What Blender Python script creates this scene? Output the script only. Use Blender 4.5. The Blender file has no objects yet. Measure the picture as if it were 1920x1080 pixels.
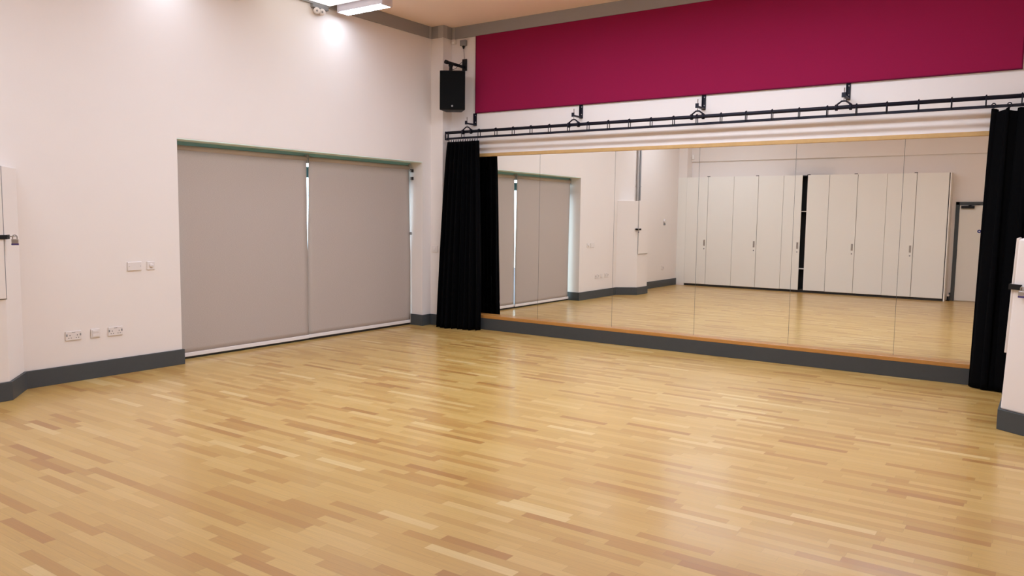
import bpy, bmesh, math, random
from mathutils import Vector, Matrix
random.seed(7)
SC = bpy.context.scene
COL = SC.collection

# ------------------------------------------------------------------ materials
def mat(name, col, rough=0.6, metal=0.0, spec=0.5, noise=0.0, nscale=8.0, bump=0.0, bscale=200.0, sheen=0.0, coat=0.0):
    m = bpy.data.materials.new(name); m.use_nodes = True
    nt = m.node_tree; b = nt.nodes['Principled BSDF']
    b.inputs['Base Color'].default_value = (*col, 1)
    b.inputs['Roughness'].default_value = rough
    b.inputs['Metallic'].default_value = metal
    b.inputs['Specular IOR Level'].default_value = spec
    b.inputs['Sheen Weight'].default_value = sheen
    b.inputs['Coat Weight'].default_value = coat
    tc = nt.nodes.new('ShaderNodeTexCoord')
    if noise:
        n = nt.nodes.new('ShaderNodeTexNoise'); n.inputs['Scale'].default_value = nscale; n.inputs['Detail'].default_value = 4
        nt.links.new(tc.outputs['Object'], n.inputs['Vector'])
        mx = nt.nodes.new('ShaderNodeMix'); mx.data_type = 'RGBA'
        mx.inputs[6].default_value = (*[c*(1-noise) for c in col], 1)
        mx.inputs[7].default_value = (*[min(1, c*(1+noise)) for c in col], 1)
        nt.links.new(n.outputs['Fac'], mx.inputs[0]); nt.links.new(mx.outputs[2], b.inputs['Base Color'])
    if bump:
        n2 = nt.nodes.new('ShaderNodeTexNoise'); n2.inputs['Scale'].default_value = bscale; n2.inputs['Detail'].default_value = 3
        nt.links.new(tc.outputs['Object'], n2.inputs['Vector'])
        bp = nt.nodes.new('ShaderNodeBump'); bp.inputs['Strength'].default_value = bump; bp.inputs['Distance'].default_value = 0.002
        nt.links.new(n2.outputs['Fac'], bp.inputs['Height']); nt.links.new(bp.outputs['Normal'], b.inputs['Normal'])
    return m

def emit(name, col, strength):
    m = bpy.data.materials.new(name); m.use_nodes = True
    b = m.node_tree.nodes['Principled BSDF']
    b.inputs['Base Color'].default_value = (.9, .9, .9, 1)
    b.inputs['Emission Color'].default_value = (*col, 1)
    b.inputs['Emission Strength'].default_value = strength
    return m

LAMP = 25.4
M = {}
M['wall'] = mat('painted_wall', (.79, .738, .70), .62, spec=.35, noise=.012, nscale=3, bump=.12, bscale=90)
M['ceiling'] = mat('ceiling_paint', (.93, .745, .63), .8, spec=.2, noise=.01)
M['skirt'] = mat('grey_skirting_paint', (.060, .067, .070), .5, spec=.3, noise=.06, nscale=30)
M['plinth'] = mat('dark_grey_plinth_paint', (.058, .062, .062), .55, spec=.25, noise=.08, nscale=20)
M['trunk'] = mat('grey_trunking', (.29, .275, .265), .45, noise=.03)
M['trunk_light'] = mat('grey_trunking_cover', (.42, .40, .385), .4, noise=.02)
M['white'] = mat('white_plastic', (.74, .69, .66), .35, noise=.01)
M['white_hi'] = mat('white_enamel', (.88, .87, .86), .4, noise=.01)
M['black'] = mat('black_plastic', (.006, .006, .007), .5, spec=.25, noise=.1)
M['black_metal'] = mat('black_metal', (.006, .006, .014), .5, spec=.25, noise=.1)
M['grille'] = mat('black_speaker_grille', (.005, .0055, .006), .8, spec=.1, bump=.6, bscale=600)
M['steel'] = mat('steel', (.48, .46, .45), .3, metal=1.0, noise=.05)
M['grey_box'] = mat('grey_plastic', (.24, .24, .245), .5, noise=.03)
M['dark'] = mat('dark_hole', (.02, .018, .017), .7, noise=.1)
M['curtain'] = mat('black_velvet', (.0022, .0022, .0026), .95, spec=.05, noise=.3, nscale=40)
M['panel'] = mat('magenta_fabric', (.255, .0095, .053), .93, spec=.12, noise=.06, nscale=160, bump=.25, bscale=500)
M['panel_edge'] = mat('magenta_fabric_edge', (.12, .005, .03), .9, spec=.1, noise=.05)
M['pine'] = mat('varnished_pine', (.53, .33, .125), .35, noise=.14, nscale=14)
M['beech'] = mat('varnished_beech_ledge', (.45, .21, .05), .32, noise=.14, nscale=14)
M['bar'] = mat('white_blind_bar', (.80, .76, .74), .4, noise=.01)
M['roller'] = mat('roller_tube_fabric', (.46, .38, .31), .8, noise=.03)
M['teal'] = mat('green_window_frame', (.21, .43, .44), .35, noise=.04)
M['teal_light'] = mat('pale_green_window_head', (.80, .95, .92), .4, noise=.03)
M['cupboard'] = mat('cream_cupboard_laminate', (.82, .80, .745), .45, spec=.4, noise=.01, nscale=2)
M['door'] = mat('cream_door_leaf', (.74, .70, .63), .45, noise=.01)
M['blue'] = mat('blue_sign', (.02, .035, .20), .4, noise=.02)
M['purple'] = mat('purple_rubber', (.05, .03, .14), .5, noise=.05)
M['lampbody'] = mat('lamp_housing', (.62, .58, .64), .4, noise=.01)
M['lamp'] = emit('unseen_lamp_diffuser', (.95, 1.06, 1.27), LAMP)
M['lamp_single'] = emit('single_lamp_diffuser', (.95, 1.06, 1.27), LAMP*.56)
M['glow'] = emit('added_white_glow', (.97, 1.0, 1.04), 1.0)
M['shaded_ground'] = mat('shaded_ground', (.16, .15, .19), .9, noise=.3, nscale=3)
M['paving'] = mat('pale_paving', (.75, .76, .78), .9, noise=.05)

# mirror glass
m = bpy.data.materials.new('silvered_mirror'); m.use_nodes = True
b = m.node_tree.nodes['Principled BSDF']
b.inputs['Base Color'].default_value = (.945, .95, .91, 1); b.inputs['Metallic'].default_value = 1; b.inputs['Roughness'].default_value = 0.0
M['mirror'] = m
M['mirror_edge'] = mat('mirror_cut_edge', (.10, .11, .10), .3, noise=.02)

# window glass: slightly green pane
m = bpy.data.materials.new('window_glass'); m.use_nodes = True
nt = m.node_tree; nt.nodes.remove(nt.nodes['Principled BSDF'])
tr = nt.nodes.new('ShaderNodeBsdfTransparent'); tr.inputs['Color'].default_value = (.93, .97, .96, 1)
gl = nt.nodes.new('ShaderNodeBsdfGlossy'); gl.inputs['Roughness'].default_value = .02
mx = nt.nodes.new('ShaderNodeMixShader'); mx.inputs[0].default_value = .07
nt.links.new(tr.outputs[0], mx.inputs[1]); nt.links.new(gl.outputs[0], mx.inputs[2])
nt.links.new(mx.outputs[0], nt.nodes['Material Output'].inputs['Surface'])
M['glass'] = m

# blind fabric: fine weave
def blind_material():
    m = mat('grey_blind_fabric', (.43, .365, .325), .85, spec=.15)
    nt = m.node_tree; b = nt.nodes['Principled BSDF']
    tc = nt.nodes.new('ShaderNodeTexCoord')
    mp = nt.nodes.new('ShaderNodeMapping'); mp.inputs['Scale'].default_value = (1, 60, 400)
    nt.links.new(tc.outputs['Object'], mp.inputs['Vector'])
    n = nt.nodes.new('ShaderNodeTexNoise'); n.inputs['Scale'].default_value = 1.0; n.inputs['Detail'].default_value = 2
    nt.links.new(mp.outputs[0], n.inputs['Vector'])
    rp = nt.nodes.new('ShaderNodeValToRGB')
    rp.color_ramp.elements[0].color = (.43, .375, .335, 1); rp.color_ramp.elements[0].position = .3
    rp.color_ramp.elements[1].color = (.49, .43, .385, 1); rp.color_ramp.elements[1].position = .7
    nt.links.new(n.outputs['Fac'], rp.inputs[0]); nt.links.new(rp.outputs[0], b.inputs['Base Color'])
    return m
M['blind'] = blind_material()

# strip parquet floor: strips run along X, random tone per strip
def floor_material():
    m = bpy.data.materials.new('strip_parquet'); m.use_nodes = True
    nt = m.node_tree; L = nt.links; N = nt.nodes; b = N['Principled BSDF']
    tc = N.new('ShaderNodeTexCoord'); sp = N.new('ShaderNodeSeparateXYZ'); L.new(tc.outputs['Object'], sp.inputs[0])
    def mth(op, a, bb=None):
        n = N.new('ShaderNodeMath'); n.operation = op
        for i, v in enumerate((a, bb)):
            if v is None: continue
            if isinstance(v, (int, float)): n.inputs[i].default_value = v
            else: L.new(v, n.inputs[i])
        return n.outputs[0]
    W = .062
    yy = mth('DIVIDE', sp.outputs['Y'], W); row = mth('FLOOR', yy); fy = mth('FRACT', yy)
    wn = N.new('ShaderNodeTexWhiteNoise'); wn.noise_dimensions = '1D'; L.new(row, wn.inputs['W'])
    wn2 = N.new('ShaderNodeTexWhiteNoise'); wn2.noise_dimensions = '1D'; L.new(mth('ADD', row, 77.3), wn2.inputs['W'])
    ln = mth('ADD', mth('MULTIPLY', wn2.outputs['Value'], .16), .36)
    xx = mth('DIVIDE', mth('ADD', sp.outputs['X'], mth('MULTIPLY', wn.outputs['Value'], 5.0)), ln)
    # jitter the butt joints so strips differ in length
    colm = mth('FLOOR', xx); fx = mth('FRACT', xx)
    cv = N.new('ShaderNodeCombineXYZ'); L.new(row, cv.inputs[0]); L.new(colm, cv.inputs[1])
    wc = N.new('ShaderNodeTexWhiteNoise'); wc.noise_dimensions = '2D'; L.new(cv.outputs[0], wc.inputs['Vector'])
    rp = N.new('ShaderNodeValToRGB'); cr = rp.color_ramp
    stops = [(0, (.42, .205, .05)), (.06, (.49, .27, .068)), (.30, (.555, .342, .096)), (.65, (.60, .384, .116)), (.94, (.635, .42, .142)), (1.0, (.71, .52, .225))]
    cr.elements[0].position = 0; cr.elements[0].color = (*stops[0][1], 1)
    cr.elements[1].position = 1; cr.elements[1].color = (*stops[-1][1], 1)
    for p, c in stops[1:-1]:
        e = cr.elements.new(p); e.color = (*c, 1)
    L.new(wc.outputs['Value'], rp.inputs[0])
    # grain, stretched along the strip, shifted per strip
    gm = N.new('ShaderNodeMapping'); gm.inputs['Scale'].default_value = (3.0, 70, 1)
    ad = N.new('ShaderNodeVectorMath'); ad.operation = 'ADD'
    sc = N.new('ShaderNodeVectorMath'); sc.operation = 'SCALE'; sc.inputs['Scale'].default_value = 9
    L.new(wc.outputs['Color'], sc.inputs[0]); L.new(tc.outputs['Object'], gm.inputs[0]); L.new(gm.outputs[0], ad.inputs[0]); L.new(sc.outputs[0], ad.inputs[1])
    gn = N.new('ShaderNodeTexNoise'); gn.inputs['Scale'].default_value = 1.6; gn.inputs['Detail'].default_value = 5; L.new(ad.outputs[0], gn.inputs['Vector'])
    gmul = mth('ADD', mth('MULTIPLY', gn.outputs['Fac'], .30), .85)
    # joints
    ex = mth('MULTIPLY', mth('MINIMUM', fx, mth('SUBTRACT', 1.0, fx)), ln)
    ey = mth('MULTIPLY', mth('MINIMUM', fy, mth('SUBTRACT', 1.0, fy)), W)
    ed = mth('MINIMUM', ex, ey)
    jt = mth('MINIMUM', mth('ADD', mth('MULTIPLY', mth('DIVIDE', ed, .0016), .22), .78), 1.0)
    # broad wear
    wr = N.new('ShaderNodeTexNoise'); wr.inputs['Scale'].default_value = .55; wr.inputs['Detail'].default_value = 3; L.new(tc.outputs['Object'], wr.inputs['Vector'])
    wmul = mth('ADD', mth('MULTIPLY', wr.outputs['Fac'], .14), .87)
    tot = mth('MULTIPLY', mth('MULTIPLY', gmul, jt), wmul)
    vs = N.new('ShaderNodeVectorMath'); vs.operation = 'SCALE'; L.new(rp.outputs[0], vs.inputs[0]); L.new(tot, vs.inputs['Scale'])
    L.new(vs.outputs[0], b.inputs['Base Color'])
    rr = mth('ADD', mth('MULTIPLY', gn.outputs['Fac'], .12), .27)
    L.new(rr, b.inputs['Roughness'])
    b.inputs['Specular IOR Level'].default_value = .5
    b.inputs['Coat Weight'].default_value = .30; b.inputs['Coat Roughness'].default_value = .15; b.inputs['Coat IOR'].default_value = 1.5
    return m
M['floor'] = floor_material()

# ------------------------------------------------------------------ mesh builder
class MB:
    def __init__(s): s.bm = bmesh.new()
    def box(s, x0, x1, y0, y1, z0, z1, bev=0.0, rot=None, seg=2):
        t = bmesh.new()
        bmesh.ops.create_cube(t, size=1)
        for v in t.verts:
            v.co = Vector(((x0+x1)/2 + v.co.x*abs(x1-x0), (y0+y1)/2 + v.co.y*abs(y1-y0), (z0+z1)/2 + v.co.z*abs(z1-z0)))
        if bev: bmesh.ops.bevel(t, geom=t.edges[:], offset=bev, segments=seg, affect='EDGES', profile=.5)
        if rot is not None:
            piv, R = rot
            for v in t.verts: v.co = Vector(piv) + R @ (v.co - Vector(piv))
        s.merge(t); return s
    def merge(s, t):
        me = bpy.data.meshes.new('t'); t.to_mesh(me); t.free(); s.bm.from_mesh(me); bpy.data.meshes.remove(me)
    def prism(s, pts, z0, z1, bev=0.0):
        t = bmesh.new()
        lo = [t.verts.new((x, y, z0)) for x, y in pts]; hi = [t.verts.new((x, y, z1)) for x, y in pts]
        n = len(pts)
        for i in range(n): t.faces.new((lo[i], lo[(i+1) % n], hi[(i+1) % n], hi[i]))
        t.faces.new(lo[::-1]); t.faces.new(hi)
        bmesh.ops.recalc_face_normals(t, faces=t.faces[:])
        if bev: bmesh.ops.bevel(t, geom=t.edges[:], offset=bev, segments=2, affect='EDGES', profile=.5)
        s.merge(t); return s
    def tube(s, pts, r, n=12, closed=False):
        pts = [Vector(p) for p in pts]; rings = []
        N = len(pts); t = bmesh.new(); prev = None
        for i, p in enumerate(pts):
            if closed: d = (pts[(i+1) % N] - pts[i-1])
            else: d = pts[min(i+1, N-1)] - pts[max(i-1, 0)]
            d.normalize()
            if prev is None:
                a = Vector((0, 0, 1)) if abs(d.z) < .9 else Vector((1, 0, 0)); u = d.cross(a).normalized()
            else:
                u = (prev - d*prev.dot(d)).normalized()
            prev = u; w = d.cross(u)
            rr = r[i] if isinstance(r, (list, tuple)) else r
            rings.append([t.verts.new(p + u*math.cos(2*math.pi*k/n)*rr + w*math.sin(2*math.pi*k/n)*rr) for k in range(n)])
        for i in range(N if closed else N-1):
            A, B = rings[i], rings[(i+1) % N]
            for k in range(n):
                f = t.faces.new((A[k], A[(k+1) % n], B[(k+1) % n], B[k])); f.smooth = True
        if not closed:
            t.faces.new(rings[0][::-1]); t.faces.new(rings[-1])
        bmesh.ops.recalc_face_normals(t, faces=t.faces[:])
        s.merge(t); return s
    def lathe(s, c, axis, prof, n=20):
        ax = Vector(axis).normalized(); a = Vector((0, 0, 1)) if abs(ax.z) < .9 else Vector((1, 0, 0))
        u = ax.cross(a).normalized(); w = ax.cross(u); c = Vector(c); t = bmesh.new(); rings = []
        for h, r in prof:
            rings.append([t.verts.new(c + ax*h + (u*math.cos(2*math.pi*k/n) + w*math.sin(2*math.pi*k/n))*max(r, 1e-4)) for k in range(n)])
        for A, B in zip(rings, rings[1:]):
            for k in range(n):
                f = t.faces.new((A[k], A[(k+1) % n], B[(k+1) % n], B[k])); f.smooth = True
        t.faces.new(rings[0][::-1]); t.faces.new(rings[-1])
        bmesh.ops.recalc_face_normals(t, faces=t.faces[:])
        s.merge(t); return s

def wpos(o):
    p = Vector((0, 0, 0))
    while o is not None: p += o.location; o = o.parent
    return p

def obj(name, mb, m, parent=None, label=None, origin=None):
    """link a mesh built in world coordinates as one object; parts are parented to their thing"""
    bm = mb.bm
    base = wpos(parent) if parent is not None else (Vector(origin) if origin is not None else Vector((0, 0, 0)))
    for v in bm.verts: v.co -= base
    me = bpy.data.meshes.new(name); bm.to_mesh(me); bm.free()
    me.materials.append(m)
    o = bpy.data.objects.new(name, me); COL.objects.link(o)
    if parent is not None: o.parent = parent
    elif origin is not None: o.location = base
    if label: o['label'] = label
    return o

def tag(o, label, cat, group=None):
    o['label'] = label; o['category'] = cat
    if group: o['group'] = group
    return o
def thing(name, label, cat, loc, group=None):
    o = bpy.data.objects.new(name, None); COL.objects.link(o); o.location = loc; o.empty_display_size = .1
    return tag(o, label, cat, group)
def struct(name, mb, m, label, cat):
    o = obj(name, mb, m); o['kind'] = 'structure'; o['label'] = label; o['category'] = cat
    return o
def copy_tree(o, parent=None):
    c = o.copy(); COL.objects.link(c); c.parent = parent
    for ch in list(o.children): copy_tree(ch, c)
    return c

# ------------------------------------------------------------------ setting
BX = -.20
XR, YF, ZC = 7.95, -9.46, 4.293          # right wall, wall behind the camera, ceiling
WY0, WY1, WZ = -4.2126, -.3749, 2.3753   # window opening
ZB = 4.129                               # underside of trunking
struct('floor', MB().box(-.55, 8.3, -9.8, .3, -.12, 0), M['floor'], 'pale beech strip parquet floor', 'floor')
struct('ceiling', MB().box(-.55, 8.3, -9.8, .3, ZC, ZC+.12), M['ceiling'], 'plain off-white ceiling', 'ceiling')
w = MB()
w.box(-.40, 0, WY1, .2, 0, ZC); w.box(-.40, 0, WY0, WY1, WZ, ZC); w.box(-.40, 0, -6.53, WY0, 0, ZC)
w.box(-.50, -.10, -9.7, -6.53, 0, ZC)
w.box(0, .2218, -.194, 0, 0, ZC)                       # corner column
w.box(-.10, .116, -9.46, -9.15, 0, ZC)                 # far corner column
struct('wall_left', w, M['wall'], 'off-white wall with the wide window recess and a corner column', 'wall')
struct('wall_back', MB().box(-.5, 8.3, 0, .2, 0, ZC), M['wall'], 'off-white wall that carries the mirrors and magenta panel', 'wall')
struct('wall_right', MB().box(XR, XR+.2, -9.7, .2, 0, ZC), M['wall'], 'off-white wall on the right side of the room', 'wall')
struct('wall_front', MB().box(-.5, 8.3, YF-.2, YF, 0, ZC), M['wall'], 'off-white wall behind the cupboards, seen in the mirrors', 'wall')

HS, ST = .16, .02
b_ = MB()
b_.box(0, ST, -5.76, WY0+.02, 0, HS, .003)
b_.box(-.26, ST, WY1-.02, WY1, 0, HS, .003); b_.box(-.26, 0, WY0, WY0+.02, 0, HS, .003)
b_.box(0, ST, WY1, -.194-ST, 0, HS, .003)
b_.box(0, .2218+ST, -.194-ST, -.194, 0, HS, .003)
b_.box(.2218, .2218+ST, -.194, 0, 0, HS, .003)
b_.box(-.10, -.08, -9.15, -6.53, 0, HS, .003)
struct('baseboard_left', b_, M['skirt'], 'dark grey skirting along the window wall and column', 'skirting')
b_ = MB()
b_.box(.245, XR, -.108, 0, 0, .162, .002)
struct('baseboard_back', b_, M['plinth'], 'dark grey plinth under the mirror ledge', 'skirting')
struct('baseboard_front', MB().box(5.79, 5.82, YF, YF+ST, 0, HS, .003), M['skirt'], 'short grey skirting between cupboards and door', 'skirting')
b_ = MB().box(XR-ST, XR, -9.4, -2.33, 0, HS, .003)
struct('baseboard_right', b_, M['skirt'], 'dark grey skirting on the right wall', 'skirting')

struct('trim_1', MB().box(.245, XR, -.110, -.002, .162, .207, .005), M['beech'], 'varnished wooden ledge under the mirrors', 'ledge')
struct('trim_2', MB().box(.70, XR, -.034, -.001, 2.447, 2.492, .004), M['pine'], 'pale wooden strip along the top of the mirrors', 'trim')
# dado trunking round the top of the walls
t_ = MB()
t_.box(0, .022, -6.53, -.216, ZB, ZC, .003); t_.box(-.10, -.078, -9.15, -6.53, ZB, ZC, .003)
t_.box(0, .244, -.216, -.194, ZB, ZC, .003); t_.box(.2218, .244, -.194, -.022, ZB, ZC, .003)
t_.box(.2218, XR, -.022, 0, ZB, ZC, .003)
tr = struct('trim_3', t_, M['trunk'], 'grey trunking band under the ceiling', 'trunking')
obj('joint_cover', MB().box(.018, .028, -.262, -.218, ZB-.006, ZC, .003), M['trunk_light'], tr, 'paler grey joint cover')
obj('joint_cover', MB().box(.15, .252, -.224, -.214, ZB-.006, ZC, .004).box(.242, .252, -.224, -.14, ZB-.006, ZC, .004), M['trunk_light'], tr, 'paler grey corner cover')
obj('joint_cover', MB().box(.25, .30, -.030, -.020, ZB-.006, ZC, .003), M['trunk_light'], tr, 'paler grey joint cover')
struct('trim_4', MB().box(-.1, XR, YF, YF+.05, 3.0, ZC, .004), M['wall'], 'shallow bulkhead above the cupboards', 'bulkhead')

# window
FX = -.30
wf = MB()
wf.box(FX-.06, FX, WY0, WY0+.03, 0, WZ, .004); wf.box(FX-.06, FX, WY1-.05, WY1, 0, WZ, .004)
wf.box(FX-.06, FX, WY0, WY1, 2.27, WZ, .004); wf.box(FX-.06, FX, WY0, WY1, 2.07, 2.20, .004)
wf.box(-.245, -.235, WY0, WY1, 2.327, WZ, .002)
wo = struct('window_1', wf, M['teal'], 'green metal window frame behind the roller blinds', 'window')
obj('soffit_lining', MB().box(-.30, -.004, WY0, WY1, WZ-.012, WZ, .002), M['teal_light'], wo, 'pale green lining above the blinds')
obj('sill', MB().box(FX-.06, BX-.03, WY0, WY1, 0, .05, .004), M['dark'], wo, 'dark threshold')
obj('mullion', MB().box(FX-.06, FX, -2.40, -2.30, .05, 2.27, .004), M['teal'], wo)
obj('pane', MB().box(FX-.035, FX-.029, WY0+.03, -2.40, .05, 2.27), M['glass'], wo)
obj('pane', MB().box(FX-.035, FX-.029, -2.30, WY1-.05, .05, 2.27), M['glass'], wo)

# outside ground; the near part is coloured dark to look shaded
o = obj('shaded_ground', MB().box(-13, -.6, -12, 30, -.12, -.03), M['shaded_ground']); o['kind'] = 'structure'; o['label'] = 'ground just outside the window, coloured dark for shade'; o['category'] = 'ground'
o = obj('paving', MB().box(-60, -13, -12, 60, -.12, -.03), M['paving']); o['kind'] = 'structure'; o['label'] = 'pale ground farther outside the window'; o['category'] = 'ground'

# door seen in the mirrors
dr = struct('door_1', MB().box(5.82, 5.888, YF, YF+.03, 0, 2.03, .004).box(5.82, 6.86, YF, YF+.03, 1.962, 2.03, .004).box(6.79, 6.858, YF, YF+.03, 0, 2.03, .004),
            M['skirt'], 'grey door frame with cream door, reflected beside the right curtain', 'door')
obj('leaf', MB().box(5.892, 6.786, YF, YF+.022, .012, 1.958, .002), M['door'], dr, 'cream door leaf')
cl = obj('closer', MB().box(5.92, 6.155, YF+.022, YF+.085, 1.892, 1.948, .006), M['black'], dr, 'black door closer')
obj('closer_arm', MB().tube([(6.05, YF+.06, 1.95), (6.16, YF+.10, 1.965), (6.25, YF+.03, 1.975)], .008), M['black_metal'], cl)
sg = obj('sign', MB().lathe((6.262, YF+.022, 1.436), (0, 1, 0), [(0, .036), (.004, .036)], 24), M['blue'], dr, 'round blue door sign')
obj('sign_mark', MB().lathe((6.262, YF+.026, 1.436), (0, 1, 0), [(0, .012), (.001, .012)], 16), M['white'], sg)
obj('handle', MB().tube([(6.70, YF+.022, 1.02), (6.70, YF+.07, 1.02), (6.58, YF+.07, 1.02)], .010), M['steel'], dr, 'steel lever handle')

# ------------------------------------------------------------------ mirrors
seams = [.70, 1.772, 2.905, 4.018, 5.134, 6.216, 7.33]
mlabels = ['mirror sheet beside the left black curtain, reflecting the grey blinds',
           'mirror sheet reflecting the end of the blinds and the wall sockets',
           'mirror sheet reflecting the padlocked wall box and the grey conduits',
           'mirror sheet reflecting the cupboards left of the dark gap',
           'mirror sheet reflecting the dark gap between cupboards',
           'mirror sheet beside the right black curtain, reflecting the grey-framed door']
for i in range(6):
    x0, x1 = seams[i]+.0018, seams[i+1]-.0018
    mo = obj('mirror_sheet', MB().box(x0, x1, -.010, -.003, .207, 2.450), M['mirror'], origin=((x0+x1)/2, -.006, .207))
    tag(mo, mlabels[i], 'mirror', 'mirror sheets along the wall')
    obj('seam_edge', MB().box(x1, x1+.0030, -.0106, -.003, .2075, 2.447), M['mirror_edge'], mo, 'dark seam line')

# ------------------------------------------------------------------ magenta panel
pn = obj('wall_panel', MB().box(.682, 7.18, -.028, 0, 3.066, 4.127, .004), M['panel'], origin=(3.9, 0, 3.066))
tag(pn, 'long magenta fabric panel high on the wall above the curtain rail', 'wall panel')
obj('panel_edge', MB().box(.676, 7.186, -.031, -.001, 3.058, 3.067, .002).box(.674, .682, -.031, -.001, 3.058, 4.127, .002).box(7.18, 7.188, -.031, -.001, 3.058, 4.127, .002), M['panel_edge'], pn, 'darker magenta edging')

# ------------------------------------------------------------------ roller blinds
BX = -.20
def blind(name, BX, y0t, y0b, y1t, y1b, label, chain_y, bend=0.0):
    root = thing(name, label, 'blind', (BX, (y0t+y1t)/2, .03), 'roller blinds over the window')
    mb = MB(); t = bmesh.new(); NZ = 40; NY = 24; g = []
    for k in range(NZ+1):
        f = k/NZ; z = 2.275 + (.070-2.275)*f
        fe = min(1, f/.56); ya = y0t + (y0b-y0t)*fe; yb = y1t + (y1b-y1t)*fe
        ya += bend*math.sin(f*9.0)*.002*(f > .2); yb += .002*math.sin(f*11+1)*(f > .25)
        row = []
        for q in range(NY+1):
            s = q/NY
            row.append(t.verts.new((BX + .0025*math.sin(s*7+f*3) + .006*math.sin(f*math.pi)*math.sin(s*9+2)*(s > .8), ya+(yb-ya)*s, z)))
        g.append(row)
    for k in range(NZ):
        for q in range(NY):
            f = t.faces.new((g[k][q], g[k][q+1], g[k+1][q+1], g[k+1][q])); f.smooth = True
    bmesh.ops.recalc_face_normals(t, faces=t.faces[:])
    ex = bmesh.ops.extrude_face_region(t, geom=t.faces[:])
    for v in ex['geom']:
        if isinstance(v, bmesh.types.BMVert): v.co.x -= .0012
    bmesh.ops.recalc_face_normals(t, faces=t.faces[:])
    mb.merge(t)
    fb = obj('fabric', mb, M['blind'], root)
    obj('roller_tube', MB().tube([(BX-.018, y0t-.005, 2.292), (BX-.018, y1t+.005, 2.292)], .031, 24), M['roller'], root, 'brownish wound fabric at the top')
    bb = MB().box(BX-.010, BX+.010, min(y0b, y0t)+.002, y1b-.002, .030, .073, .004)
    obj('bottom_bar', bb, M['bar'], root, 'white bottom bar')
    for yy in (y0t-.012, y1t+.006):
        obj('bracket', MB().box(BX-.055, BX+.02, yy, yy+.006, 2.24, 2.345, .002), M['trunk_light'], root)
    if chain_y is not None:
        obj('chain', MB().tube([(BX+.02, chain_y, 2.26), (BX+.018, chain_y+.003, 1.2), (BX+.02, chain_y, .03)], .0035, 8), M['white_hi'], root, 'white pull cord')
        obj('chain_guide', MB().box(BX+.004, BX+.034, chain_y-.012, chain_y+.012, 1.325, 1.365, .003), M['grey_box'], root)
        [obj('chain_clip', MB().box(BX+.0, BX+.05, chain_y+.006, chain_y+.03, zc, zc+.042, .003), M['dark'], root) for zc in (2.12, 2.23)]
    return root
blind('roller_blind', -.20, -4.150, -4.125, -2.338, -2.322, 'wider grey roller blind on the left of the window recess', None)
blind('roller_blind', -.219, -2.281, -2.312, -.432, -.386, 'narrower grey roller blind next to the corner column, with a white cord', -.408, 1)

# ------------------------------------------------------------------ lights
def batten(x, y, label, ln=.74, w=.088):
    root = thing('batten_light', label, 'light', (x, y, 4.07), 'batten lights under the ceiling')
    obj('housing', MB().box(x, x+ln, y-w, y+w, 4.079, 4.17, .005).box(x+.01, x+ln-.01, y-w+.018, y+w-.018, 4.17, 4.185, .003), M['lampbody'], root, 'pale housing')
    obj('diffuser', MB().box(x+.014, x+ln-.014, y-w+.008, y+w-.008, 4.072, 4.09, .003), M['lamp' if w > .1 else 'lamp_single'], root, 'white underside with added glow')
    for xa in (x-.012, x+ln-.014):
        obj('end_cap', MB().box(xa, xa+.026, y-w, y+w, 4.071, 4.17, .004), M['lampbody'], root)
    for xx in (x+.12, x+ln-.12):
        obj('hanger', MB().tube([(xx, y, 4.18), (xx, y, ZC)], .006, 8), M['steel'], root)
    return root
rows = ((-2.015, 'nearest the mirrors'), (-4.35, 'over the middle of the floor'))
REAR = (.55, -7.3)  # unseen lamp added to brighten the left floor and shift its sheen
L0 = L1 = None
for yy, rn in rows:
    if L0 is None: L0 = batten(.13, yy, 'lit batten light high beside the twin emergency lamp and grey trunking')
    else:
        c = copy_tree(L0); c.location = (.13, yy, 4.07); c['label'] = 'short batten light against the window wall, row %s' % rn
    for xx, cn in ((1.9, 'second from the window wall'), (3.5, 'third from the window wall'), (5.1, 'farthest from the window wall')):
        if L1 is None: L1 = c = batten(xx, yy, '', 1.5, .16)  # unseen battens, made long and wide to weaken the hot spot by the wall
        else: c = copy_tree(L1); c.location = (xx, yy, 4.07)
        c['label'] = 'unseen long batten light, sized to even the light, %s, row %s' % (cn, rn)
c = copy_tree(L1); c.location = (*REAR, 4.07); c['label'] = 'unseen long batten light added near the cupboards to brighten the floor'

# bright white area beside the batten, source unknown: a panel with added glow
vu = thing('added_glow_panel', 'unidentified white panel with added glow under the ceiling next to the batten light', 'light', (.5, -2.7, 4.15))
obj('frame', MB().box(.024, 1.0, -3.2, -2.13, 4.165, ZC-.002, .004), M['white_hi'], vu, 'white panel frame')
obj('diffuser', MB().box(.034, .99, -3.19, -2.14, 4.152, 4.166, .003), M['glow'], vu, 'white underside with added glow')

em = thing('emergency_light', 'twin white emergency spot lamps below the grey trunking', 'light', (0, -2.29, 4.02))
obj('housing', MB().box(0, .05, -2.42, -2.17, 4.085, 4.127, .005), M['grey_box'], em, 'dark mounting box')
for yy in (-2.345, -2.262):
    h = obj('lamp_head', MB().lathe((.02, yy, 4.055), (.75, -.5, -.15), [(-.012, .022), (.0, .036), (.05, .040), (.062, .036), (.066, .02)], 20), M['white'], em)
    obj('lens', MB().lathe(Vector((.02, yy, 4.055)) + Vector((.75, -.5, -.15)).normalized()*.0662, (.75, -.5, -.15), [(0, .012), (.002, .010)], 14), M['grey_box'], h)
    obj('neck', MB().tube([(.03, yy, 4.05), (.03, yy, 4.09)], .012, 10), M['dark'], em)

sn = thing('sensor', 'small white sensor high on the left wall at the top edge', 'sensor', (0, -3.47, 3.95))
obj('body', MB().box(0, .05, -3.50, -3.44, 3.93, 4.03, .008), M['white_hi'], sn)
obj('lens', MB().box(.048, .056, -3.49, -3.45, 3.945, 3.975, .003), M['white'], sn)

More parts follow.
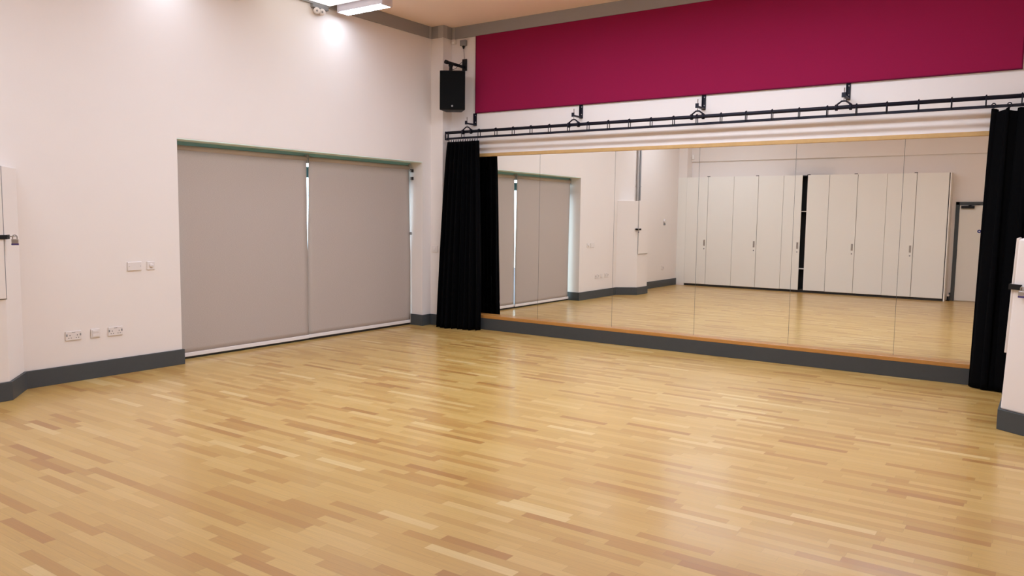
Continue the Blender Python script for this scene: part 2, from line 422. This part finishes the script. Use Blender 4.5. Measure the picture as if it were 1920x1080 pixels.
# ------------------------------------------------------------------ corner devices and loudspeaker
dt = thing('detector', 'small white detector below the trunking beside the corner column', 'sensor', (.285, 0, 4.05))
obj('body', MB().box(.252, .312, -.055, 0, 4.052, 4.122, .010), M['white'], dt)
obj('window', MB().box(.262, .302, -.060, -.05, 4.058, 4.088, .004), M['white_hi'], dt)
jb = thing('junction_box', 'grey junction box on the wall above the loudspeaker bracket', 'junction box', (.465, 0, 4.02))
obj('housing', MB().box(.405, .505, -.05, 0, 4.015, 4.095, .006), M['grey_box'], jb)
obj('gland', MB().lathe((.455, -.025, 4.016), (0, 0, -1), [(0, .018), (.02, .018), (.022, .012), (.04, .011)], 14), M['black'], jb, 'black cable gland')
obj('cable', MB().tube([(.455, -.025, 3.98), (.457, -.012, 3.90), (.46, -.008, 3.838)], .004, 8), M['trunk'], jb)

sb = thing('speaker_bracket', 'black wall bracket that holds the loudspeaker', 'bracket', (.47, 0, 3.66))
obj('wall_plate', MB().box(.430, .505, -.022, 0, 3.668, 3.832, .004), M['black'], sb)
obj('arm', MB().tube([(.468, -.022, 3.715), (.45, -.12, 3.725), (.410, -.33, 3.742)], .021, 14), M['black'], sb)
obj('arm_end', MB().tube([(.413, -.32, 3.741), (.402, -.365, 3.745)], .027, 14), M['black'], sb)
obj('swivel', MB().lathe((.425, -.27, 3.6145), (0, 0, 1), [(0, .05), (.012, .05), (.02, .026), (.07, .024), (.085, .034), (.115, .034)], 18), M['black'], sb)
obj('cable', MB().tube([(.33, -.22, 3.619), (.31, -.16, 3.66), (.36, -.08, 3.70), (.40, -.05, 3.76), (.44, -.02, 3.80)], .0035, 8), M['black'], sb)

sp = thing('loudspeaker', 'black loudspeaker hung high in the corner beside the magenta panel', 'speaker', (.47, -.27, 3.07))
RZ = Matrix.Rotation(math.radians(34), 3, 'Z')
PIV = (.47, -.27, 3.3)
cab = MB(); hw, z0, z1 = .180, 3.072, 3.612
cab.prism([(.47-hw, -.40), (.47+hw, -.40), (.47+.115, -.15), (.47-.115, -.15)], z0, z1, .012)
for v in cab.bm.verts: v.co = Vector(PIV) + RZ @ (v.co - Vector(PIV))
obj('cabinet', cab, M['black'], sp)
obj('grille', MB().box(.47-hw+.012, .47+hw-.012, -.412, -.400, z0+.015, z1-.015, .006, rot=(PIV, RZ)), M['grille'], sp)
bd = MB().lathe((.47, -.412, 3.125), (0, -1, 0), [(0, .014), (.004, .014), (.006, .011)], 20)
for v in bd.bm.verts: v.co = Vector(PIV) + RZ @ (v.co - Vector(PIV))
obj('badge', bd, M['grey_box'], sp, 'small round silver badge')

# ------------------------------------------------------------------ curtain rail, brackets, curtains
RY = -.20
ZT, ZL = 2.785, 2.702
rl = thing('curtain_rail', 'long black double curtain rail hung in front of the wall', 'curtain rail', (.30, RY, 2.68))
obj('upper_tube', MB().tube([(.30, RY, ZT), (7.90, RY, ZT)], .0205, 14), M['black_metal'], rl)
obj('lower_track', MB().box(.30, 7.90, RY-.009, RY+.009, ZL-.014, ZL+.014, .003), M['black_metal'], rl)
obj('end_cap', MB().tube([(.302, RY-.03, ZT+.012), (.302, RY+.03, ZT+.012), (.302, RY+.03, ZL-.016), (.302, RY-.03, ZL-.016)], .011, 8, closed=True), M['black_metal'], rl)
for k in range(1, 26):
    x = .305 + .2876*k
    hs = MB()
    for dy in (-.027, .027):
        hs.tube([(x, RY+dy, ZL-.004), (x, RY+dy, ZT+.012)], .0052, 6)
    hs.tube([(x, RY-.030, ZT+.014), (x, RY, ZT+.026), (x, RY+.030, ZT+.014)], .007, 6)
    hs.tube([(x, RY-.030, ZL-.006), (x, RY+.030, ZL-.006)], .006, 6)
    obj('hanger_strap', hs, M['black_metal'], rl)

blabels = ['rail bracket at the left end, below the edge of the magenta panel',
           'second rail bracket from the left curtain', 'second rail bracket from the right curtain',
           'rail bracket nearest the right curtain']
br0 = None
def bracket_parts(x):
    r = thing('rail_bracket', '', 'bracket', (x, 0, 2.80), 'brackets that hold the curtain rail')
    pl = obj('wall_plate', MB().box(x-.021, x+.021, -.010, 0, 2.885, 3.062, .003).box(x-.021, x-.015, -.035, -.008, 2.885, 3.058, .002), M['black_metal'], r)
    for zz in (2.935, 3.03):
        obj('bolt', MB().lathe((x+.004, -.010, zz), (0, -1, 0), [(0, .007), (.005, .007), (.007, .004)], 10), M['steel'], pl)
    obj('arm', MB().box(x-.015, x+.015, RY-.02, -.004, 2.889, 2.909, .003).box(x-.020, x+.020, RY-.028, RY-.018, 2.883, 2.935, .003), M['black_metal'], r)
    obj('rod', MB().tube([(x, RY, 2.845), (x, RY, 2.985)], .005, 8), M['steel'], r, 'thin steel rod')
    bm_ = MB().tube([(x-.070, RY, ZT+.028), (x-.058, RY, ZT+.036), (x-.02, RY, ZT+.064), (x+.02, RY, ZT+.064), (x+.058, RY, ZT+.036), (x+.070, RY, ZT+.028)], .009, 8)
    for dx in (-.07, .07):
        for ddx in (-.008, 0, .008):
            bm_.tube([(x+dx+ddx, RY+.0275*math.cos(a), ZT+.0275*math.sin(a)) for a in [q*math.pi/8 for q in range(16)]], .006, 8, closed=True)
    obj('bridle', bm_, M['black_metal'], r, 'curved black bridle clamped to the tube')
    return r
xs = [.667, 2.394, 4.048, 5.642]
for i, x in enumerate(xs):
    if br0 is None: br0 = bracket_parts(x); r = br0
    else: r = copy_tree(br0); r.location = (x, 0, 2.80)
    r['label'] = blabels[i]

def cloth(root, xt, xb, ytc, ybc, at, ab, npl, ztop, zbot, skew=0.0, ends=None, nseed=0):
    rnd = random.Random(nseed); N = npl*14; NZ = 40
    ph = [rnd.uniform(.75, 1.25) for _ in range(npl+2)]
    t = bmesh.new(); g = []
    for k in range(NZ+1):
        f = k/NZ; fe = f**.8; row = []
        for q in range(N+1):
            s = q/N; u = s*npl; i = int(u); amp = ph[i]*(1-(u-i)) + ph[i+1]*(u-i)
            A = (at + (ab-at)*fe)*amp
            x = xt[0]+(xb[0]-xt[0])*fe + s*((xt[1]-xt[0])+((xb[1]-xb[0])-(xt[1]-xt[0]))*fe)
            x += .30*(xt[1]-xt[0])/npl*math.sin(4*math.pi*u)*(.6+.4*fe)
            y0 = ytc + (ybc(s) - ytc)*fe
            y = y0 + A*math.sin(2*math.pi*u + 1.2*math.sin(f*2.2+i*1.7)*f*.5) + .008*f*math.sin(17*s+5*f)
            zt = ztop(s) if callable(ztop) else ztop
            z = zt + (zbot-zt)*f
            row.append(t.verts.new((x, y, z)))
        g.append(row)
    for k in range(NZ):
        for q in range(N):
            f = t.faces.new((g[k][q], g[k][q+1], g[k+1][q+1], g[k+1][q])); f.smooth = True
    bmesh.ops.recalc_face_normals(t, faces=t.faces[:])
    mb = MB(); mb.merge(t)
    o = obj('cloth', mb, M['curtain'], root)
    sm = o.modifiers.new('thickness', 'SOLIDIFY'); sm.thickness = .006; sm.offset = 0
    return o

lc = thing('curtain', 'gathered black curtain hanging beside the corner column', 'curtain', (.6, RY, 0), 'black curtains on the rail')
cloth(lc, (.312, .882), (.205, .945), RY, lambda s: -.305+.095*s-.05*math.sin(math.pi*s), .060, .085, 8, lambda s: 2.655-.012*abs(math.sin(s*8*math.pi)), .006, nseed=3)
for k in range(13):
    x = .345 + k*.042
    obj('hook', MB().tube([(x, RY, ZL-.022), (x+.008, RY-.012, ZL-.034), (x, RY-.006, ZL-.048), (x-.006, RY+.006, ZL-.036)], .0055, 8), M['black_metal'], lc)
rc = thing('curtain', 'wide black curtain at the right end of the mirrors, behind the low white box', 'curtain', (7.3, RY, 0), 'black curtains on the rail')
def rtop(s):
    u = s*7
    return 2.683 - .034*(math.sin(u*math.pi)**2)
cloth(rc, (6.968, 7.86), (6.925, 7.86), RY, lambda s: -.19-.22*min(1, s*2.2), .030, .045, 5, rtop, .006, nseed=5)
for k in range(7):
    x = 6.985 + k*.1275
    obj('hook', MB().tube([(x+.017*math.cos(a), RY-.020+.003*math.cos(a), ZL+.004+.022*math.sin(a)) for a in [j*2*math.pi/12 for j in range(12)]], .0050, 8, closed=True), M['black_metal'], rc)

# ------------------------------------------------------------------ wall plates
def twin_socket(y, z, label, x=0.0):
    r = thing('socket', label, 'socket', (x, y, z-.043), 'twin power sockets low on the left wall')
    p = obj('plate', MB().box(x, x+.012, y-.073, y+.073, z-.043, z+.043, .004), M['white'], r)
    for dy in (-.034, .034):
        for py, pz, w_, h_ in ((0, .004, .007, .009), (-.011, -.020, .008, .006), (.011, -.020, .008, .006)):
            obj('pin_hole', MB().box(x+.0115, x+.0128, y+dy+py-w_/2, y+dy+py+w_/2, z+pz-h_/2, z+pz+h_/2), M['dark'], r)
    obj('rocker', MB().box(x+.011, x+.015, y-.068, y-.056, z-.004, z+.018, .001), M['grey_box'], r, 'grey rocker switch')
    obj('rocker', MB().box(x+.011, x+.015, y+.056, y+.068, z-.004, z+.018, .001), M['grey_box'], r, 'grey rocker switch')
    obj('name_plate', MB().box(x+.0115, x+.013, y-.016, y+.016, z+.029, z+.035, .0005), M['grey_box'], r)
    return r
twin_socket(-5.327, .436, 'twin power socket low on the left wall, farther from the window')
twin_socket(-4.926, .434, 'twin power socket low on the left wall, closer to the window')
r = thing('data_outlet', 'small white outlet plate between the two twin sockets', 'outlet', (0, -5.122, .392))
obj('plate', MB().box(0, .012, -5.165, -5.079, .392, .478, .004), M['white'], r)
obj('shutter', MB().box(.011, .017, -5.152, -5.092, .440, .466, .002), M['white'], r)
obj('shutter', MB().box(.011, .017, -5.152, -5.092, .402, .434, .002), M['white'], r)
r = thing('blank_plate', 'wide blank white plate left of the small switch plate', 'wall plate', (0, -4.711, 1.02))
obj('plate', MB().box(0, .014, -4.784, -4.638, 1.020, 1.106, .004), M['white'], r)
for yy in (-4.77, -4.652): obj('screw', MB().lathe((.0135, yy, 1.063), (1, 0, 0), [(0, .004), (.0015, .003)], 10), M['grey_box'], r)
r = thing('switch_plate', 'small square white plate with round knob, nearest the window', 'switch', (0, -4.539, 1.02))
obj('plate', MB().box(0, .012, -4.582, -4.496, 1.020, 1.104, .004), M['white'], r)
obj('knob', MB().lathe((.011, -4.539, 1.062), (1, 0, 0), [(0, .022), (.008, .021), (.016, .014), (.018, .010)], 20), M['white'], r)
r = thing('switch_plate', 'square white plate on the corner column beside the left curtain', 'switch', (.082, -.194, 1.08))
obj('plate', MB().box(.030, .142, -.206, -.194, 1.075, 1.170, .004), M['white'], r)
obj('rocker', MB().box(.068, .104, -.212, -.204, 1.100, 1.146, .003), M['white'], r)
r = thing('switch_plate', 'small round white switch on the rear wall, seen in the third mirror', 'switch', (-.1, -8.35, 1.48))
obj('plate', MB().lathe((-.1, -8.37, 1.55), (1, 0, 0), [(0, .050), (.03, .048), (.035, .03)], 20), M['white'], r)
obj('pull', MB().box(-.1, -.07, -8.40, -8.34, 1.455, 1.50, .004), M['grey_box'], r)
r = thing('socket', 'small white socket low on the rear wall, seen in the mirror', 'socket', (-.1, -8.35, .40))
obj('plate', MB().box(-.1, -.085, -8.40, -8.30, .40, .50, .004), M['white'], r)
obj('rocker', MB().box(-.086, -.08, -8.36, -8.34, .43, .47, .002), M['grey_box'], r)

# ------------------------------------------------------------------ padlocked wall boxes
def padlock(loc, d, label):
    """loc: top of the shackle; d: horizontal direction of the padlock's width"""
    d = Vector(d).normalized(); n = Vector((d.y, -d.x, 0)); c = Vector(loc)
    r = thing('padlock', label, 'padlock', (c.x, c.y, c.z-.085), 'padlocks on the wall boxes')
    def ob(w0, w1, t0, t1, z0, z1, bev):
        mb = MB().box(w0, w1, t0, t1, z0, z1, bev)
        for v in mb.bm.verts: v.co = Vector((c.x, c.y, 0)) + d*v.co.x + n*v.co.y + Vector((0, 0, c.z+v.co.z))
        return mb
    obj('body', ob(-.026, .026, -.011, .011, -.072, -.034, .004), M['steel'], r, 'laminated steel body')
    obj('bumper', ob(-.027, .027, -.012, .012, -.085, -.070, .003), M['purple'], r, 'dark purple bumper')
    pts = [c + d*(.016*math.cos(a)) + Vector((0, 0, -.016+.016*math.sin(a))) for a in [math.pi*j/10 for j in range(11)]]
    pts = [c + d*.016 + Vector((0, 0, -.04))] + pts + [c - d*.016 + Vector((0, 0, -.04))]
    obj('shackle', MB().tube(pts, .0045, 8), M['steel'], r)
    return r

# left box: chamfered towards the window
lb = thing('wall_box', 'tall white chamfered wall box with hatch at the left edge', 'wall box', (.18, -6.1, 0), 'padlocked wall boxes')
P = [(0, -5.76), (.355, -6.03), (.355, -6.53), (0, -6.53)]
obj('body', MB().prism(P, HS, 1.968, .003), M['wall'], lb)
PS = [(0, -5.735), (.372, -6.018), (.372, -6.545), (0, -6.545)]
obj('skirting', MB().prism(PS, 0, HS, .003), M['skirt'], lb, 'dark grey skirting')
obj('hatch', MB().box(.356, .374, -6.50, -6.035, .866, 1.978, .003), M['wall'], lb, 'white hatch door')
obj('hatch_gap_shade', MB().box(.354, .3585, -6.034, -6.024, .866, 1.968).box(.354, .3585, -6.50, -6.024, .858, .865), M['grey_box'], lb, 'dark strip for the shade along the hatch edge')  # dark strip stands in for the shadow between hatch and body
hp = MB().box(.372, .384, -6.125, -6.015, 1.362, 1.398, .003)
dch = Vector((-.355, .27, 0)).normalized()
p0 = Vector((.372, -6.020, 0))
hp.prism([(p0.x, p0.y), (p0.x+dch.x*.07, p0.y+dch.y*.07), (p0.x+dch.x*.07+.008, p0.y+dch.y*.07+.010), (p0.x+.012, p0.y+.006)], 1.362, 1.398)
ho = obj('hasp', hp, M['black'], lb, 'black hasp strap')
obj('staple', MB().tube([(.350, -5.998, 1.386), (.405, -5.955, 1.386), (.412, -5.965, 1.386), (.360, -6.008, 1.386)], .005, 8), M['steel'], ho)
padlock((.402, -5.962, 1.398), (.38, .92, 0), 'padlock on the tall white wall box at the left edge')

# right box: lower, chamfered towards the camera
rb = thing('wall_box', 'low white chamfered wall box in front of the right curtain', 'wall box', (7.6, -1.8, 0), 'padlocked wall boxes')
P = [(XR, -2.322), (7.272, -1.868), (7.272, -1.36), (XR, -1.36)]
def lean(mb):
    for v in mb.bm.verts: v.co.x += .033*(v.co.z-HS)*(1 if v.co.x < 7.9 else 0)
    return mb
obj('body', lean(MB().prism(P, HS, 1.484, .012)), M['wall'], rb)
PS = [(XR, -2.345), (7.254, -1.878), (7.254, -1.345), (XR, -1.345)]
obj('skirting', MB().prism(PS, 0, HS, .003), M['skirt'], rb, 'dark grey skirting')
obj('hatch', lean(MB().box(7.256, 7.274, -1.862, -1.40, .604, 1.490, .004)), M['wall'], rb, 'white hatch door')
dch = Vector((.678, -.454, 0)).normalized(); nch = Vector((-dch.y*-1, 0, 0))
nrm = Vector((-.454, -.678, 0)).normalized()
p0 = Vector((7.256, -1.872, 0))
hp = MB().box(7.244, 7.257, -1.868, -1.77, 1.098, 1.140, .003)
a = p0 + nrm*.002; b2 = p0 + dch*.085 + nrm*.002
hp.prism([(7.244, -1.868), (a.x, a.y), (b2.x, b2.y), (b2.x+nrm.x*.012, b2.y+nrm.y*.012), (7.244+nrm.x*.012, -1.868+nrm.y*.012)], 1.098, 1.140)
obj('hasp', lean(hp), M['black'], rb, 'black hasp strap')
pl_ = p0 + dch*.105 + nrm*.022
padlock((pl_.x+.032, pl_.y, 1.128), (dch.x, dch.y, 0), 'padlock on the low white box in front of the right curtain')

# conduits above the left box, on the rear part of the wall
for yy, mm, lbl in ((-6.83, 'trunk_light', 'paler grey conduit rising behind the tall wall box'), (-6.93, 'grey_box', 'darker grey conduit rising behind the tall wall box')):
    c = thing('conduit', lbl, 'conduit', (-.08, yy, 0), 'conduits behind the wall box')
    obj('tube', MB().tube([(-.066, yy, .17), (-.066, yy, ZB-.003)], .026, 12), M[mm], c)
    for zz in (2.3, 3.2): obj('clip', MB()  .box(-.099, -.045, yy-.034, yy+.034, zz, zz+.02, .003), M[mm], c)

# ------------------------------------------------------------------ cupboards (seen in the mirrors)
CY = -9.143; CT = 2.612; PZ = .048
def cupboard(x0, x1, xm, label, filler=None, ajar=None, side=False):
    r = thing('cupboard', label, 'cupboard', ((x0+x1)/2, -9.3, 0), 'tall cream cupboards behind the camera')
    c = MB(); t = .018
    c.box(x0, x0+t, YF+.002, CY-.021, PZ, CT-.004); c.box(x1-t, x1, YF+.002, CY-.021, PZ, CT-.004)
    c.box(x0, x1, YF+.002, YF+.012, PZ, CT-.004); c.box(x0+t, x1-t, YF+.012, CY-.021, CT-.022, CT-.004); c.box(x0+t, x1-t, YF+.012, CY-.021, PZ, PZ+t)
    obj('carcass', c, M['cupboard'] if ajar is None else M['dark'], r, None if ajar is None else 'open inside, coloured dark for its shade')  # open carcass gets a dark colour in place of its inner shade
    obj('plinth', MB().box(x0, x1, YF+.01, CY-.03, 0, PZ), M['dark'], r, 'black plinth')
    for zz in ((1.80, .52) if ajar else (1.3,)):
        obj('shelf', MB().box(x0+t, x1-t, YF+.012, CY-.03, zz, zz+.018), M['cupboard'], r)
    g = .004
    d1 = MB().box(x0+g, (ajar if ajar else xm)-g, CY-.020, CY, PZ+.006, CT, .0015)
    hx = (xm if not ajar else ajar)-.055
    piv = (x0+g, CY-.02, 0)
    R = Matrix.Rotation(math.radians(4 if ajar else 0), 3, 'Z')
    def sw(mb):
        for v in mb.bm.verts: v.co = Vector(piv) + R @ (v.co - Vector(piv))
        return mb
    do = obj('door', sw(d1), M['cupboard'], r)
    h = MB().box(hx-.020, hx+.020, CY-.001, CY+.004, .975, 1.120, .002)
    obj('handle', sw(h), M['steel'], do, 'steel recessed handle')
    obj('lock', sw(MB().lathe((hx, CY-.001, .905), (0, 1, 0), [(0, .014), (.004, .014), (.005, .008)], 14)), M['grey_box'], do)
    x2 = ajar+.098 if ajar else xm
    obj('door', MB().box(x2+g, x1-g, CY-.020, CY, PZ+.006, CT, .0015), M['cupboard'], r)
    obj('pivot', MB().box(x0+.50, x0+.56, CY-.06, CY-.02, CT-.004, CT+.016, .003), M['dark'], r)
    if filler:
        obj('filler_panel', MB().box(filler, x0, CY-.020, CY-.004, PZ, CT), M['cupboard'], r)
    if side:
        obj('side_panel', MB().box(x1+.014, x1+.036, YF+.002, CY+.004, .0, CT, .002), M['cupboard'], r)
        obj('side_gap', MB().box(x1, x1+.014, YF+.002, CY-.012, .0, CT-.003), M['dark'], r)
    return r
cupboard(.122, 1.285, .660, 'tall cream cupboard in the far corner, leftmost in the mirrors', filler=-.098)
cupboard(1.285, 2.427, 1.857, 'tall cream cupboard left of the one with the dark gap')
cupboard(2.427, 3.405, 2.9, 'tall cream cupboard with one door ajar and a dark gap', ajar=2.845)
cupboard(3.405, 4.562, 3.985, 'tall cream cupboard right of the one with the dark gap')
cupboard(4.562, 5.708, 5.118, 'tall cream cupboard nearest the grey-framed door', side=True)

ds = thing('door_stop', 'black doorstop with pale knob on the floor beside the door frame', 'doorstop', (5.775, -9.40, 0))
obj('base', MB().lathe((5.782, -9.365, 0), (0, 0, 1), [(0, .035), (.012, .033), (.02, .015), (.09, .013)], 16), M['black'], ds)
obj('knob', MB().lathe((5.782, -9.365, .088), (0, 0, 1), [(0, .012), (.012, .028), (.03, .030), (.045, .020), (.05, .008)], 16), M['white'], ds, 'pale knob')
wd = thing('sensor', 'small white sensor above the far corner cupboard, seen in the mirror', 'sensor', (.155, YF+.05, 3.06))
obj('body', MB().box(.13, .185, YF+.05, YF+.09, 3.055, 3.165, .008), M['white_hi'], wd)

# ------------------------------------------------------------------ world, camera, view
wld = bpy.data.worlds.new('sky'); SC.world = wld; wld.use_nodes = True
bg = wld.node_tree.nodes['Background']; bg.inputs['Color'].default_value = (.72, .86, 1.0, 1); bg.inputs['Strength'].default_value = 4.5

yaw, pitch, roll, F = math.radians(34.7124), math.radians(-5.1733), math.radians(.7475), 1467.65
fw = Vector((-math.sin(yaw)*math.cos(pitch), math.cos(yaw)*math.cos(pitch), math.sin(pitch)))
r_ = Vector((math.cos(yaw), math.sin(yaw), 0)); u_ = r_.cross(fw)
R2 = r_*math.cos(roll) + u_*math.sin(roll); U2 = -r_*math.sin(roll) + u_*math.cos(roll)
cam = bpy.data.cameras.new('camera'); co = bpy.data.objects.new('camera', cam); COL.objects.link(co)
mw = Matrix((R2, U2, -fw)).transposed().to_4x4(); mw.translation = Vector((7.5475, -8.9742, 1.6)); co.matrix_world = mw
cam.sensor_width = 36; cam.sensor_fit = 'HORIZONTAL'; cam.lens = F/1920*36; cam.clip_start = .05; cam.clip_end = 200
SC.camera = co
vs = SC.view_settings; SC.display_settings.display_device = 'sRGB'
vs.view_transform = 'Standard'; vs.look = 'None'; vs.exposure = 0.0; vs.gamma = 1; vs.use_curve_mapping = False
cy = SC.cycles
cy.max_bounces = 14; cy.diffuse_bounces = 8; cy.glossy_bounces = 6; cy.sample_clamp_indirect = 6; cy.blur_glossy = .5
cy.use_denoising = True
